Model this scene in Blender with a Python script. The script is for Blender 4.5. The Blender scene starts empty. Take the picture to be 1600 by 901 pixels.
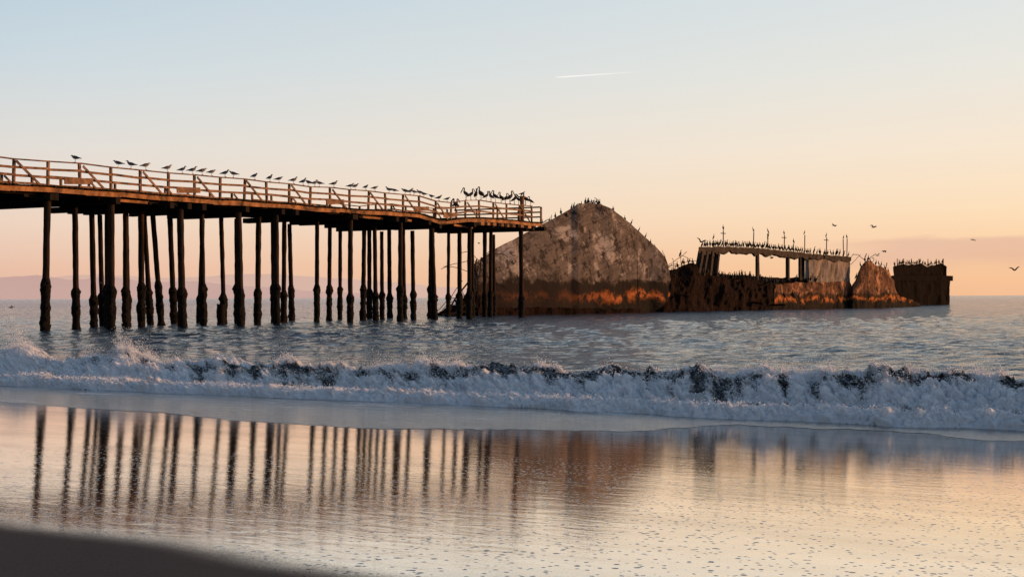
import bpy, math, random
import numpy as np
from mathutils import Vector
random.seed(7); rng = np.random.default_rng(7)
S = bpy.context.scene; COL = S.collection
F = 2200.0; H = 1.6; CX = 800.0; CY = 464.0; ROLL = math.radians(0.215)
def at(px, py, Y):
    x = px-CX; u = CY-py
    x0 = x*math.cos(ROLL)+u*math.sin(ROLL); u0 = -x*math.sin(ROLL)+u*math.cos(ROLL)
    return Vector((x0/F*Y, Y, H+u0/F*Y))
SC, SAX, SAY = 0.80, 0.028, 0.0388
def sandz(X, Y): return np.maximum(SC-SAX*X-SAY*Y, -3.0)
def sandhit(px, py):
    d = at(px, py, 1.0)-Vector((0, 0, H))
    t = (H-SC)/(-d.z-SAX*d.x-SAY*d.y)
    return Vector((d.x*t, d.y*t, H+d.z*t))
# ---------- noise ----------
def _h(i, j, k):
    n = (i*374761393+j*668265263+k*1274126177) & 0xffffffff
    n = ((n ^ (n >> 13))*1274126177) & 0xffffffff
    return ((n ^ (n >> 16)) & 0xffff)/65535.0
def vn(x, y, z):
    x, y, z = np.broadcast_arrays(np.asarray(x, float), np.asarray(y, float), np.asarray(z, float))
    i = np.floor(x).astype(np.int64); j = np.floor(y).astype(np.int64); k = np.floor(z).astype(np.int64)
    u = x-i; v = y-j; w = z-k
    u = u*u*(3-2*u); v = v*v*(3-2*v); w = w*w*(3-2*w)
    def L(a, b, t): return a+(b-a)*t
    return L(L(L(_h(i, j, k), _h(i+1, j, k), u), L(_h(i, j+1, k), _h(i+1, j+1, k), u), v),
             L(L(_h(i, j, k+1), _h(i+1, j, k+1), u), L(_h(i, j+1, k+1), _h(i+1, j+1, k+1), u), v), w)
def fbm(x, y, z, o=4):
    s = 0; a = .5; t = 0
    for q in range(o):
        s = s+a*vn(x*2**q+q*17.3, y*2**q+q*9.1, z*2**q); t += a; a *= .5
    return s/t
# ---------- object helpers ----------
def link(name, me, mats=None, parent=None, smooth=False):
    o = bpy.data.objects.new(name, me); COL.objects.link(o)
    if mats is not None:
        for m in (mats if isinstance(mats, (list, tuple)) else [mats]): me.materials.append(m)
    if parent: o.parent = parent
    if smooth: me.polygons.foreach_set('use_smooth', [True]*len(me.polygons))
    return o
def empty(name, loc=(0, 0, 0)):
    o = bpy.data.objects.new(name, None); o.location = loc; o.empty_display_size = .2; COL.objects.link(o); return o
def tag(o, label=None, cat=None, group=None, kind=None):
    if label: o['label'] = label
    if cat: o['category'] = cat
    if group: o['group'] = group
    if kind: o['kind'] = kind
    return o
def polymesh(name, V, Q, k):
    me = bpy.data.meshes.new(name); nf = len(Q)
    me.vertices.add(len(V)); me.vertices.foreach_set('co', V.reshape(-1).astype(np.float32))
    me.loops.add(nf*k); me.loops.foreach_set('vertex_index', Q.reshape(-1).astype(np.int32))
    me.polygons.add(nf); me.polygons.foreach_set('loop_start', (np.arange(nf)*k).astype(np.int32))
    me.update(calc_edges=True); me.validate(); return me
def gridmesh(name, P, mat, smooth=True, kind=None):
    nu, nv = P.shape[:2]
    a = (np.arange(nu-1)[:, None]*nv+np.arange(nv-1)[None, :]).reshape(-1)
    me = polymesh(name, P.reshape(-1, 3), np.stack([a, a+nv, a+nv+1, a+1], 1), 4)
    o = link(name, me, mat, None, smooth)
    if kind: o['kind'] = kind
    return o
class MB:
    def __init__(s): s.v = []; s.f = []; s.m = []
    def beam(s, p0, p1, w, h, up=(0, 0, 1), m=0):
        p0 = Vector(p0); p1 = Vector(p1); d = (p1-p0).normalized(); up = Vector(up)
        if abs(d.dot(up)) > .98: up = Vector((.47, .88, 0))
        sd = d.cross(up).normalized(); u2 = sd.cross(d).normalized(); b = len(s.v)
        for p in (p0, p1):
            for a, c in ((-1, -1), (1, -1), (1, 1), (-1, 1)): s.v.append(tuple(p+sd*a*w/2+u2*c*h/2))
        for q in ((0, 3, 2, 1), (4, 5, 6, 7), (0, 1, 5, 4), (1, 2, 6, 5), (2, 3, 7, 6), (3, 0, 4, 7)):
            s.f.append(tuple(b+i for i in q)); s.m.append(m)
    def loft(s, rings, m=0, cap=True):
        b = len(s.v); n = len(rings[0])
        for r in rings: s.v += [tuple(p) for p in r]
        for i in range(len(rings)-1):
            for j in range(n):
                s.f.append((b+i*n+j, b+i*n+(j+1) % n, b+(i+1)*n+(j+1) % n, b+(i+1)*n+j)); s.m.append(m)
        if cap:
            s.f.append(tuple(b+j for j in reversed(range(n)))); s.m.append(m)
            e = b+(len(rings)-1)*n; s.f.append(tuple(e+j for j in range(n))); s.m.append(m)
    def tube(s, pts, rad, n=6, m=0, mode=None):
        pts = [Vector(p) for p in pts]; rings = []
        if not isinstance(rad, (list, tuple)): rad = [rad]*len(pts)
        for i, p in enumerate(pts):
            t = (pts[min(i+1, len(pts)-1)]-pts[max(i-1, 0)]).normalized()
            a = t.cross(Vector((0, 1, 0)) if mode == 'y' else Vector((.13, .21, 1) if abs(t.z) < .9 else (1, .1, 0))).normalized(); c = t.cross(a).normalized()
            r = rad[i]; ra, rc = r if isinstance(r, tuple) else (r, r)
            rings.append([p+a*ra*math.cos(2*math.pi*k/n)+c*rc*math.sin(2*math.pi*k/n) for k in range(n)])
        s.loft(rings, m)
    def mesh(s, name, smooth=False):
        me = bpy.data.meshes.new(name); me.from_pydata(s.v, [], s.f); me.update()
        me.polygons.foreach_set('material_index', s.m)
        if smooth: me.polygons.foreach_set('use_smooth', [True]*len(s.f))
        return me
    def build(s, name, mats, parent=None, smooth=False): return link(name, s.mesh(name, smooth), mats, parent)
# ---------- materials ----------
def lin(c):
    return tuple((x/255/12.92 if x/255 <= .04045 else ((x/255+.055)/1.055)**2.4) for x in c)+(1,)
class NT:
    def __init__(s, nt): s.nt = nt; nt.nodes.clear()
    def n(s, t, **k):
        o = s.nt.nodes.new(t)
        for a, b in k.items(): setattr(o, a, b)
        return o
    def l(s, a, b): s.nt.links.new(a, b)
    def put(s, sock, v):
        if isinstance(v, bpy.types.NodeSocket): s.l(v, sock)
        else: sock.default_value = v
    def math(s, op, a, b=0, clamp=False):
        o = s.n('ShaderNodeMath', operation=op, use_clamp=clamp); s.put(o.inputs[0], a); s.put(o.inputs[1], b); return o.outputs[0]
    def vm(s, op, a, b=(0, 0, 0)):
        o = s.n('ShaderNodeVectorMath', operation=op); s.put(o.inputs[0], a); s.put(o.inputs[1], b); return o.outputs[0]
    def mr(s, v, a, b, c=0, d=1, smooth=True):
        o = s.n('ShaderNodeMapRange', interpolation_type='SMOOTHSTEP' if smooth else 'LINEAR')
        s.put(o.inputs[0], v); o.inputs[1].default_value = a; o.inputs[2].default_value = b; o.inputs[3].default_value = c; o.inputs[4].default_value = d
        return o.outputs[0]
    def mix(s, f, a, b, blend='MIX'):
        o = s.n('ShaderNodeMix', data_type='RGBA', blend_type=blend); s.put(o.inputs[0], f); s.put(o.inputs[6], a); s.put(o.inputs[7], b); return o.outputs[2]
    def ramp(s, v, stops):
        o = s.n('ShaderNodeValToRGB'); s.put(o.inputs[0], v); r = o.color_ramp
        while len(r.elements) < len(stops): r.elements.new(.5)
        for e, (p, c) in zip(r.elements, stops): e.position = p; e.color = c
        return o.outputs[0]
    def pos(s): return s.n('ShaderNodeNewGeometry').outputs['Position']
    def noise(s, vec, scale, det=4, rough=.55, dist=0, out=0):
        o = s.n('ShaderNodeTexNoise'); s.put(o.inputs['Vector'], vec); o.inputs['Scale'].default_value = scale; o.inputs['Detail'].default_value = det
        o.inputs['Roughness'].default_value = rough; o.inputs['Distortion'].default_value = dist; return o.outputs[out]
    def mapg(s, vec, scale=(1, 1, 1), rot=(0, 0, 0)):
        o = s.n('ShaderNodeMapping'); s.put(o.inputs[0], vec); o.inputs['Scale'].default_value = scale; o.inputs['Rotation'].default_value = rot; return o.outputs[0]
    def bump(s, h, strength, dist, nrm=None):
        o = s.n('ShaderNodeBump'); s.put(o.inputs['Height'], h); s.put(o.inputs['Strength'], strength); o.inputs['Distance'].default_value = dist
        if nrm: s.l(nrm, o.inputs['Normal'])
        return o.outputs[0]
def newmat(name):
    m = bpy.data.materials.new(name); m.use_nodes = True; t = NT(m.node_tree)
    out = t.n('ShaderNodeOutputMaterial'); b = t.n('ShaderNodeBsdfPrincipled'); t.l(b.outputs[0], out.inputs[0]); return m, t, b, out
def simple(name, c1, c2, scale=3, rough=.8, bump=.3, bd=.02, stretch=(1, 1, 1), spec=.2):
    m, t, b, o = newmat(name); p = t.mapg(t.pos(), stretch); n = t.noise(p, scale, 4, .65)
    t.l(t.ramp(n, [(.32, tuple(c1)+(1,)), (.68, tuple(c2)+(1,))]), b.inputs['Base Color'])
    b.inputs['Roughness'].default_value = rough; b.inputs['Specular IOR Level'].default_value = spec
    if bump: t.l(t.bump(t.noise(p, scale*3, 4, .7), bump, bd), b.inputs['Normal'])
    return m
M = {}
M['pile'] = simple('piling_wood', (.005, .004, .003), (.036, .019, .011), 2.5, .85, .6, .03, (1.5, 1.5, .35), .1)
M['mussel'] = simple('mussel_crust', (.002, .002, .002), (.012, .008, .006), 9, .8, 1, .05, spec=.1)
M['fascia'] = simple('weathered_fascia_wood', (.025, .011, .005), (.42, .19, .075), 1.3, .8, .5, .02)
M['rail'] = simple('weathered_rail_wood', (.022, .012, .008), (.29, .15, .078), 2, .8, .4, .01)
M['under'] = simple('shaded_under_deck_wood', (.004, .003, .0025), (.016, .009, .006), 2, .85, .4, .02, spec=.1)  # shade under the deck is put into this darker albedo
M['rust'] = simple('rusty_steel', (.006, .004, .003), (.025, .012, .008), 5, .8, .4, .01)
M['dark'] = simple('dark_feathers', (.006, .005, .005), (.018, .015, .014), 14, .7, 0, .01)
M['greyf'] = simple('grey_feathers', (.04, .04, .045), (.09, .085, .09), 14, .7, 0, .01)
M['white'] = simple('white_feathers', (.20, .18, .17), (.36, .34, .32), 14, .7, 0, .01)
M['beak'] = simple('beak_and_legs', (.06, .035, .015), (.14, .08, .03), 14, .5, 0, .01)
M['brownf'] = simple('brown_feathers', (.022, .016, .013), (.06, .045, .036), 12, .7, 0, .01)
def concrete(name, light, mid, zs=1.0, streak=(1, 1, 1), rot=(0, 0, 0), red=(.16, .05, .02), cut=.58, sk=.4, big=.35, xr=None, lines=None):
    m, t, b, o = newmat(name); p = t.pos()
    z = t.n('ShaderNodeSeparateXYZ'); t.l(p, z.inputs[0])
    a = t.noise(p, big, 8, .72, .3); st = t.noise(t.mapg(t.mapg(p, (1, 1, 1), rot), streak), 1.0, 6, .72, .4)
    c = t.ramp(a, [(.38, tuple(v*.35 for v in mid)+(1,)), (.43, mid+(1,)), (.52, mid+(1,)), (.57, light+(1,))])
    c = t.mix(t.math('MULTIPLY', t.mr(st, .48, .60), sk), c, (.02, .013, .010, 1))
    c = t.mix(t.math('MULTIPLY', t.mr(t.noise(p, .9, 7, .78), .52, .58), .85), c, (.014, .010, .009, 1))
    if lines:
        r = t.n('ShaderNodeSeparateXYZ'); t.l(t.mapg(p, (1, 1, 1), rot), r.inputs[0])
        v = t.math('ADD', r.outputs[2], t.math('MULTIPLY', t.noise(p, .4, 3), 1.0)); fr = t.math('FRACT', t.math('DIVIDE', v, lines))
        c = t.mix(t.math('MULTIPLY', t.mr(fr, .02, .07, 1, 0), .55), c, (.02, .014, .011, 1))
        cr_ = t.noise(p, .55, 5, .6, 1.5); c = t.mix(t.math('MULTIPLY', t.mr(t.math('ABSOLUTE', t.math('SUBTRACT', cr_, .5)), .0, .008, 1, 0), .8), c, (.01, .008, .007, 1))
    zz = t.math('ADD', z.outputs[2], t.math('MULTIPLY', t.math('SUBTRACT', t.noise(p, .4, 6, .75), .5), 3.4*zs))
    zf = t.math('DIVIDE', zz, 5*zs)
    R = red+(1,); R2 = tuple(v*.35 for v in red)+(1,)
    bc = t.ramp(zf, [(.0, (.004, .003, .003, 1)), (.20, (.006, .004, .003, 1)), (.26, R2), (.33, R), (.40, R2), (.46, (.010, .006, .005, 1)), (.62, (.014, .009, .007, 1)), (.74, R2)])
    bc = t.mix(t.mr(t.noise(p, .9, 5, .7), .48, .58), bc, (.010, .007, .006, 1))
    if xr: bc = t.mix(t.mr(z.outputs[0], xr[0], xr[1], .85, 0), bc, (.014, .009, .008, 1))  # rust kept darker on the left; its right-hand orange carries sunlight as colour
    c = t.mix(t.mr(zf, cut, cut+.12), bc, c); t.l(c, b.inputs['Base Color']); b.inputs['Roughness'].default_value = .9; b.inputs['Specular IOR Level'].default_value = .1
    t.l(t.bump(t.noise(p, 1.6, 5, .65), .4, .12), b.inputs['Normal']); return m
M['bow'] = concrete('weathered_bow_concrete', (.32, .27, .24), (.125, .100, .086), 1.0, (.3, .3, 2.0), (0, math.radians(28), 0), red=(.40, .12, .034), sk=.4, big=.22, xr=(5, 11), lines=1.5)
M['hull'] = concrete('weathered_hull_concrete', (.42, .20, .10), (.15, .065, .034), .75, (2, 2, .35), red=(.46, .15, .04), cut=.45, sk=.75, big=.5)  # the sun's orange is deepened in this albedo, on top of rust
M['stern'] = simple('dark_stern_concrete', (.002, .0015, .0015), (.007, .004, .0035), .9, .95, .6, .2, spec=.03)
M['deckc'] = simple('pale_deck_concrete', (.05, .038, .032), (.32, .25, .21), 1.1, .85, .8, .1, (1.2, 1.2, .5))
M['slab'] = simple('shadow_dark_slab_concrete', (.006, .005, .004), (.065, .042, .032), 1.4, .9, .8, .1)  # shadow and massed birds are darkened into the slab colour
M['rubble'] = simple('dark_rubble', (.003, .002, .002), (.024, .011, .007), 1.1, .95, 1, .3, spec=.05)
def water():
    m, t, b, o = newmat('sea_water'); p = t.pos()
    b.inputs['Base Color'].default_value = (.010, .027, .038, 1); b.inputs['Roughness'].default_value = .05; b.inputs['IOR'].default_value = 1.36
    r = t.mapg(p, (.5, 1, 1), (0, 0, math.radians(-30)))
    nb = t.bump(t.noise(r, 4.0, 4, .68, .3), .95, .12)
    cc = t.noise(r, 2.6, 2, .6, 0, 1)
    off = t.vm('MULTIPLY', t.vm('SUBTRACT', cc, (.5, .5, .5)), (.5, .95, 0))
    nn = t.vm('NORMALIZE', t.vm('ADD', t.vm('ADD', nb, off), (0, -.065, 0)))
    t.l(nn, b.inputs['Normal']); return m
M['water'] = water()
def sand():
    m, t, b, out = newmat('wet_sand'); p = t.pos(); s = t.n('ShaderNodeSeparateXYZ'); t.l(p, s.inputs[0]); X, Y = s.outputs[0], s.outputs[1]
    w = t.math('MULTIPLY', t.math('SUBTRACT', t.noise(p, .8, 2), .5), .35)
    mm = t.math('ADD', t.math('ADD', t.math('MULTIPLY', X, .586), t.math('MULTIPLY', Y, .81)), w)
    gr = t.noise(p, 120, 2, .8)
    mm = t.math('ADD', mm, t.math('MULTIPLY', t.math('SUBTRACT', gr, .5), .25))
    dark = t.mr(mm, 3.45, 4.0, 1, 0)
    rot = t.mapg(p, (1, 1, 1), (0, 0, math.radians(31)))
    blot = t.noise(t.mapg(rot, (.6, 1.8, 1)), .9, 5, .6, .4)
    base = t.mix(blot, (.020, .012, .009, 1), (.05, .032, .025, 1))
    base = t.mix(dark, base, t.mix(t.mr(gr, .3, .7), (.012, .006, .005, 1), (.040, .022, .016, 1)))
    def pits(scale, r0, r1, thr):
        vo = t.n('ShaderNodeTexVoronoi'); vo.inputs['Scale'].default_value = scale; t.l(p, vo.inputs['Vector'])
        sc = t.n('ShaderNodeSeparateColor'); t.l(vo.outputs['Color'], sc.inputs[0])
        return t.math('MULTIPLY', t.mr(vo.outputs['Distance'], r0, r1, 1, 0), t.math('GREATER_THAN', sc.outputs[0], thr))
    hm = t.math('MAXIMUM', pits(10, .05, .15, .3), t.math('MULTIPLY', pits(24, .08, .26, .3), .8))
    hm = t.math('MULTIPLY', hm, t.mr(t.noise(p, .9, 2), .26, .46)); hm = t.math('MULTIPLY', hm, t.mr(Y, 6.2, 11.5, 1, 0)); hm = t.math('MULTIPLY', hm, t.mr(dark, 0, 1, 1, .1))
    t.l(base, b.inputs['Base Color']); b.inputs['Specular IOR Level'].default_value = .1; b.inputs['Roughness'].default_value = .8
    rip = t.noise(t.mapg(rot, (.7, 1.5, 1)), 5.0, 3, .6, .5)
    fine = t.noise(p, 90, 2, .7)
    nn = t.bump(rip, t.mr(dark, 0, 1, .15, .0), .007); nn = t.bump(fine, t.mr(dark, 0, 1, .10, .6), .0015, nn); nn = t.bump(t.math('MULTIPLY', hm, -1), .6, .008, nn)
    t.l(nn, b.inputs['Normal'])
    g = t.n('ShaderNodeBsdfGlossy'); t.l(nn, g.inputs['Normal']); t.l(t.mr(blot, .35, .75, .012, .045), g.inputs['Roughness']); g.inputs['Color'].default_value = (1, .965, .91, 1)
    fr = t.n('ShaderNodeFresnel'); fr.inputs['IOR'].default_value = 1.85
    fac = t.math('MULTIPLY', fr.outputs[0], t.mr(dark, 0, 1, 1, .02)); fac = t.math('MULTIPLY', fac, t.math('SUBTRACT', 1, t.math('MULTIPLY', hm, .65)))
    fac = t.math('MULTIPLY', fac, t.mr(blot, .35, .75, 1, .82)); fac = t.math('MULTIPLY', fac, t.mr(gr, .3, .7, .82, 1))
    mx = t.n('ShaderNodeMixShader'); t.l(fac, mx.inputs[0]); t.l(b.outputs[0], mx.inputs[1]); t.l(g.outputs[0], mx.inputs[2]); t.l(mx.outputs[0], out.inputs[0]); return m
M['sand'] = sand()
def swash():
    m, t, b, out = newmat('thin_swash_water'); p = t.pos()
    b.inputs['IOR'].default_value = 1.4
    r = t.mapg(p, (1, 1, 1), (0, 0, math.radians(31)))
    a = t.n('ShaderNodeAttribute'); a.attribute_name = 'foam'
    n = t.noise(t.mapg(r, (.4, 1.8, 1)), 2.4, 6, .72, 1.2)
    f = t.mr(t.math('ADD', n, t.math('MULTIPLY', a.outputs['Fac'], .35)), .54, .66)
    t.l(t.mix(f, (.024, .027, .034, 1), (.55, .6, .66, 1)), b.inputs['Base Color']); t.l(t.mr(f, 0, 1, .10, .7), b.inputs['Roughness'])
    t.l(t.bump(t.noise(t.mapg(r, (.5, 1.5, 1)), 3.8, 5, .68, .5), t.mr(a.outputs['Fac'], -.16, .2, .25, 1), .07), b.inputs['Normal']); return m
M['swash'] = swash()
def foam():
    m, t, b, out = newmat('breaking_wave_foam'); p = t.pos(); a = t.n('ShaderNodeAttribute'); a.attribute_name = 'foam'
    n = t.noise(t.mapg(p, (1, 1, .7)), 16, 5, .78, .6)
    f = t.mr(t.math('ADD', a.outputs['Fac'], t.math('MULTIPLY', t.math('SUBTRACT', n, .5), 1.5)), .30, .80)
    t.l(t.mix(f, (.012, .014, .016, 1), (.86, .90, .94, 1)), b.inputs['Base Color']); t.l(t.mr(f, 0, .5, .12, .8), b.inputs['Roughness']); b.inputs['Specular IOR Level'].default_value = .35
    nb = t.bump(t.noise(p, 38, 3, .8), t.mr(f, 0, 1, .2, .5), .02); t.l(nb, b.inputs['Normal'])
    tr = t.n('ShaderNodeBsdfTranslucent'); tr.inputs[0].default_value = (.95, .95, .95, 1)
    mx = t.n('ShaderNodeMixShader'); t.l(t.math('MULTIPLY', f, .42), mx.inputs[0]); t.l(b.outputs[0], mx.inputs[1]); t.l(tr.outputs[0], mx.inputs[2]); t.l(mx.outputs[0], out.inputs[0]); return m
M['foam'] = foam()
m, t, b, out = newmat('spray_drops'); n = t.noise(t.pos(), 3, 2); t.l(t.mix(n, (.88, .92, .95, 1), (.95, .95, .95, 1)), b.inputs['Base Color']); b.inputs['Roughness'].default_value = .5
tr = t.n('ShaderNodeBsdfTranslucent'); tr.inputs[0].default_value = (.95, .95, .95, 1); mx = t.n('ShaderNodeMixShader'); mx.inputs[0].default_value = .4; t.l(b.outputs[0], mx.inputs[1]); t.l(tr.outputs[0], mx.inputs[2]); t.l(mx.outputs[0], out.inputs[0]); M['spray'] = m
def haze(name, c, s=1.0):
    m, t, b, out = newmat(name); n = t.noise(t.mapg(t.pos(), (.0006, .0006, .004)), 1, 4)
    e = t.n('ShaderNodeEmission'); t.l(t.mix(t.mr(n, .3, .7), lin(c), lin(tuple(int(v*.98) for v in c))), e.inputs[0]); e.inputs[1].default_value = s  # aerial haze is put into the hills as emitted colour
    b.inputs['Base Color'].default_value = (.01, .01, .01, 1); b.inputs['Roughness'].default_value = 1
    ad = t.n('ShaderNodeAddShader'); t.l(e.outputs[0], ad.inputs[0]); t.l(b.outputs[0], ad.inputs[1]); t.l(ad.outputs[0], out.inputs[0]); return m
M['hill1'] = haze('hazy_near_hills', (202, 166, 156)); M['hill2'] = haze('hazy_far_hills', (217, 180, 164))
# ---------- world ----------
W = bpy.data.worlds.new('World'); S.world = W; W.use_nodes = True; t = NT(W.node_tree)
SUNAZ = math.radians(74); SUNEL = math.radians(5)
tc = t.n('ShaderNodeTexCoord'); sx = t.n('ShaderNodeSeparateXYZ'); t.l(tc.outputs['Generated'], sx.inputs[0]); x, y, z = sx.outputs
hl = t.math('SQRT', t.math('ADD', t.math('ADD', t.math('MULTIPLY', x, x), t.math('MULTIPLY', y, y)), 1e-6))
dot = t.math('DIVIDE', t.math('ADD', t.math('MULTIPLY', x, math.sin(SUNAZ)), t.math('MULTIPLY', y, math.cos(SUNAZ))), hl)
el2 = t.math('MULTIPLY', z, 2.0, True)
cl = t.ramp(el2, [(0, lin((226, 182, 160))), (.04, lin((234, 191, 167))), (.104, lin((238, 212, 193))), (.204, lin((225, 221, 215))), (.31, lin((205, 217, 223))), (.42, lin((188, 208, 221))), (.62, lin((150, 176, 198))), (1, lin((108, 134, 168)))])
cr = t.ramp(el2, [(0, lin((248, 190, 142))), (.04, lin((252, 202, 152))), (.12, lin((254, 224, 186))), (.2, lin((250, 231, 207))), (.31, lin((236, 232, 222))), (.42, lin((224, 229, 228))), (.62, lin((176, 194, 208))), (1, lin((114, 140, 170)))])
c = t.mix(t.mr(dot, -.08, .66, smooth=False), cl, cr)
ang = t.math('ARCTAN2', x, y)
cv = t.n('ShaderNodeCombineXYZ'); t.l(t.math('MULTIPLY', ang, 9), cv.inputs[0]); t.l(t.math('MULTIPLY', z, 75), cv.inputs[1])
cn = t.noise(cv.outputs[0], 1, 6, .55, .3)
zz = t.math('ADD', z, t.math('MULTIPLY', t.math('SUBTRACT', cn, .5), .016))
band = t.math('MULTIPLY', t.mr(zz, .0365, .0405, 1, 0), t.mr(zz, .012, .028, .1, 1))
band = t.math('MULTIPLY', band, t.mr(t.math('ADD', ang, t.math('MULTIPLY', cn, .05)), .225, .30))
c = t.mix(t.math('MULTIPLY', band, .5), c, lin((216, 170, 156)))
cv2 = t.n('ShaderNodeCombineXYZ'); t.l(t.math('MULTIPLY', ang, 4), cv2.inputs[0]); t.l(t.math('MULTIPLY', z, 26), cv2.inputs[1])
c = t.mix(t.math('MULTIPLY', t.mr(t.noise(cv2.outputs[0], 1, 5), .45, .75), .10), c, lin((235, 215, 205)))
c = t.mix(t.mr(dot, -.6, .0, .45, 0), c, (.14, .18, .25, 1))
c = t.mix(t.mr(z, -.03, -.002, 1, 0), c, (.10, .10, .11, 1))
bg = t.n('ShaderNodeBackground'); t.l(c, bg.inputs[0]); bg.inputs[1].default_value = 1.0
sk = t.n('ShaderNodeTexSky'); sk.sky_type = 'NISHITA'; sk.sun_disc = False; sk.sun_elevation = SUNEL; sk.sun_rotation = SUNAZ
bg2 = t.n('ShaderNodeBackground'); t.l(sk.outputs[0], bg2.inputs[0]); bg2.inputs[1].default_value = .002
ad = t.n('ShaderNodeAddShader'); t.l(bg.outputs[0], ad.inputs[0]); t.l(bg2.outputs[0], ad.inputs[1])
wo = t.n('ShaderNodeOutputWorld'); t.l(ad.outputs[0], wo.inputs[0])
sd = bpy.data.lights.new('sun', 'SUN'); sd.energy = 5.0; sd.angle = math.radians(.6); sd.color = (1, .48, .18)
so = bpy.data.objects.new('sun', sd); COL.objects.link(so)
sdir = Vector((math.sin(SUNAZ)*math.cos(SUNEL), math.cos(SUNAZ)*math.cos(SUNEL), math.sin(SUNEL)))
so.rotation_euler = sdir.to_track_quat('Z', 'Y').to_euler(); so.location = (60, 20, 20)
# ---------- camera ----------
cd = bpy.data.cameras.new('camera'); cam = bpy.data.objects.new('camera', cd); COL.objects.link(cam); S.camera = cam
cd.sensor_width = 36; cd.lens = 36*F/1600; cd.shift_y = (CY-450.3)/1600; cd.clip_start = .05; cd.clip_end = 60000
cam.location = (0, 0, H); cam.rotation_euler = (math.radians(90), ROLL, 0)
S.view_settings.view_transform = 'Standard'; S.view_settings.look = 'None'; S.view_settings.exposure = 0
# ---------- sand ----------
ys = np.concatenate([np.linspace(-40, 2, 22), np.linspace(2.3, 14, 160), np.linspace(14.3, 90, 90)])
us = np.linspace(-1, 1, 260); YY, UU = np.meshgrid(ys, us, indexing='ij')
XX = UU*(np.maximum(YY, 0)*.6+1.5)+np.sign(UU)*np.maximum(np.abs(UU)-.85, 0)*900
ZZ = np.minimum(sandz(XX, YY), 1.1+.2*sandz(XX, YY))+.006*(fbm(XX*.3, YY*.3, 0*XX, 2)-.5)
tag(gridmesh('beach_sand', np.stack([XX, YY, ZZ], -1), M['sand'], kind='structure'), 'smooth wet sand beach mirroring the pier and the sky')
# ---------- sea ----------
ys = np.concatenate([np.linspace(-30, 19, 50), 1/np.linspace(1/19.3, 1/420, 560), np.geomspace(430, 45000, 60)])
us = np.linspace(-1, 1, 620); YY, UU = np.meshgrid(ys, us, indexing='ij')
XX = UU*(np.maximum(YY, 0)*.46+12)+np.sign(UU)*np.maximum(np.abs(UU)-.93, 0)*(900+np.maximum(YY, 0)*12)
dY = np.gradient(ys)[:, None]+0*UU
ZZ = 0*XX; depth = np.clip(-(SC-SAX*XX-SAY*YY)/1.2, 0.02, 1)
for k in range(60):
    lam = math.exp(random.uniform(math.log(.35), math.log(3.6))); th = math.radians(242+random.gauss(0, 30)); kk = 2*math.pi/lam
    a = .030/kk*random.uniform(.6, 1.3)
    ph = kk*(XX*math.cos(th)+YY*math.sin(th))+random.uniform(0, 6.28)+1.5*vn(XX*.07+k, YY*.07, 0*XX)
    ZZ += a*(np.sin(ph)+.25*np.sin(2*ph+1))*np.clip(1.5-2.6*dY/lam*abs(math.sin(th)), 0, 1)
ZZ = ZZ*depth*np.clip(1.6-YY/700, .0, 1)*(.6+.8*vn(XX*.08, YY*.05, 3+0*XX))
tag(gridmesh('sea', np.stack([XX, YY, ZZ], -1), M['water'], kind='structure'), 'rippled blue grey sea reaching the horizon')
# ---------- breaking wave ----------
s_ = np.concatenate([np.linspace(-1.2, -.1, 90), np.linspace(-.095, 1.1, 1500), np.linspace(1.105, 2.0, 90)])
v_ = np.concatenate([np.linspace(0, 1.12, 200), np.linspace(1.14, 2.1, 40)])
SS, VV = np.meshgrid(s_, v_, indexing='ij')
B0, B1 = np.array([-8.6, 23.6]), np.array([6.0, 16.4]); C0, C1 = np.array([-10.4, 28.6]), np.array([7.2, 19.6])
mb = (vn(SS*7, 0*SS+3.3, 0*SS)-.5)*1.1+(vn(SS*23, 0*SS+5.3, 0*SS)-.5)*.45; mc = (vn(SS*6, 0*SS+8.3, 0*SS)-.5)*1.4+(vn(SS*21, 0*SS+1.3, 0*SS)-.5)*.5
tn = np.array([-.44, -.90])
XB = B0[0]+(B1[0]-B0[0])*SS+tn[0]*mb; YB = B0[1]+(B1[1]-B0[1])*SS+tn[1]*mb
XC = C0[0]+(C1[0]-C0[0])*SS+tn[0]*mc; YC = C0[1]+(C1[1]-C0[1])*SS+tn[1]*mc
XX = XB+(XC-XB)*VV; YY = YB+(YC-YB)*VV
prof = np.interp(VV, [0, .03, .10, .20, .30, .42, .52, .62, .72, .9, 1.0, 1.08, 1.2, 1.5, 2.1], [-.03, .08, .16, .15, .05, .05, .13, .27, .38, .48, .52, .50, .39, .12, -.14])
lo = np.interp(VV, [.3, .6], [0, 1])
amp = 1+lo*(-.30+.55*(fbm(SS*11, 0*SS, 0*SS+2, 3)-.5)+.24*(vn(SS*50, 0*SS, VV*3)-.5)+.20*(vn(SS*140, 0*SS, VV*5)-.5)+.40*np.exp(-((SS-.035)/.022)**2)+.36*np.exp(-((SS-.165)/.022)**2)+.14*np.exp(-((SS-.6)/.08)**2)+.18*SS.clip(0, 1))
base = np.maximum(sandz(XX, YY), -.02)*np.clip(1.6-VV, 0, 1)
bil = lambda f, zo, o=2: np.abs(2*fbm(XX*f+zo, YY*f, prof*f*2.0+zo, o)-1)*2.2
fo = np.interp(VV, [0, .02, .15, .25, .33, .45, .55, .70, .84, .95, 1.02, 1.08, 1.2, 2], [.5, .95, .78, .25, -.1, .15, .95, .70, .24, .66, .70, .25, 0, -.1])
stk = fbm(SS*90, VV*1.6, 0*SS, 3)-.5
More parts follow.
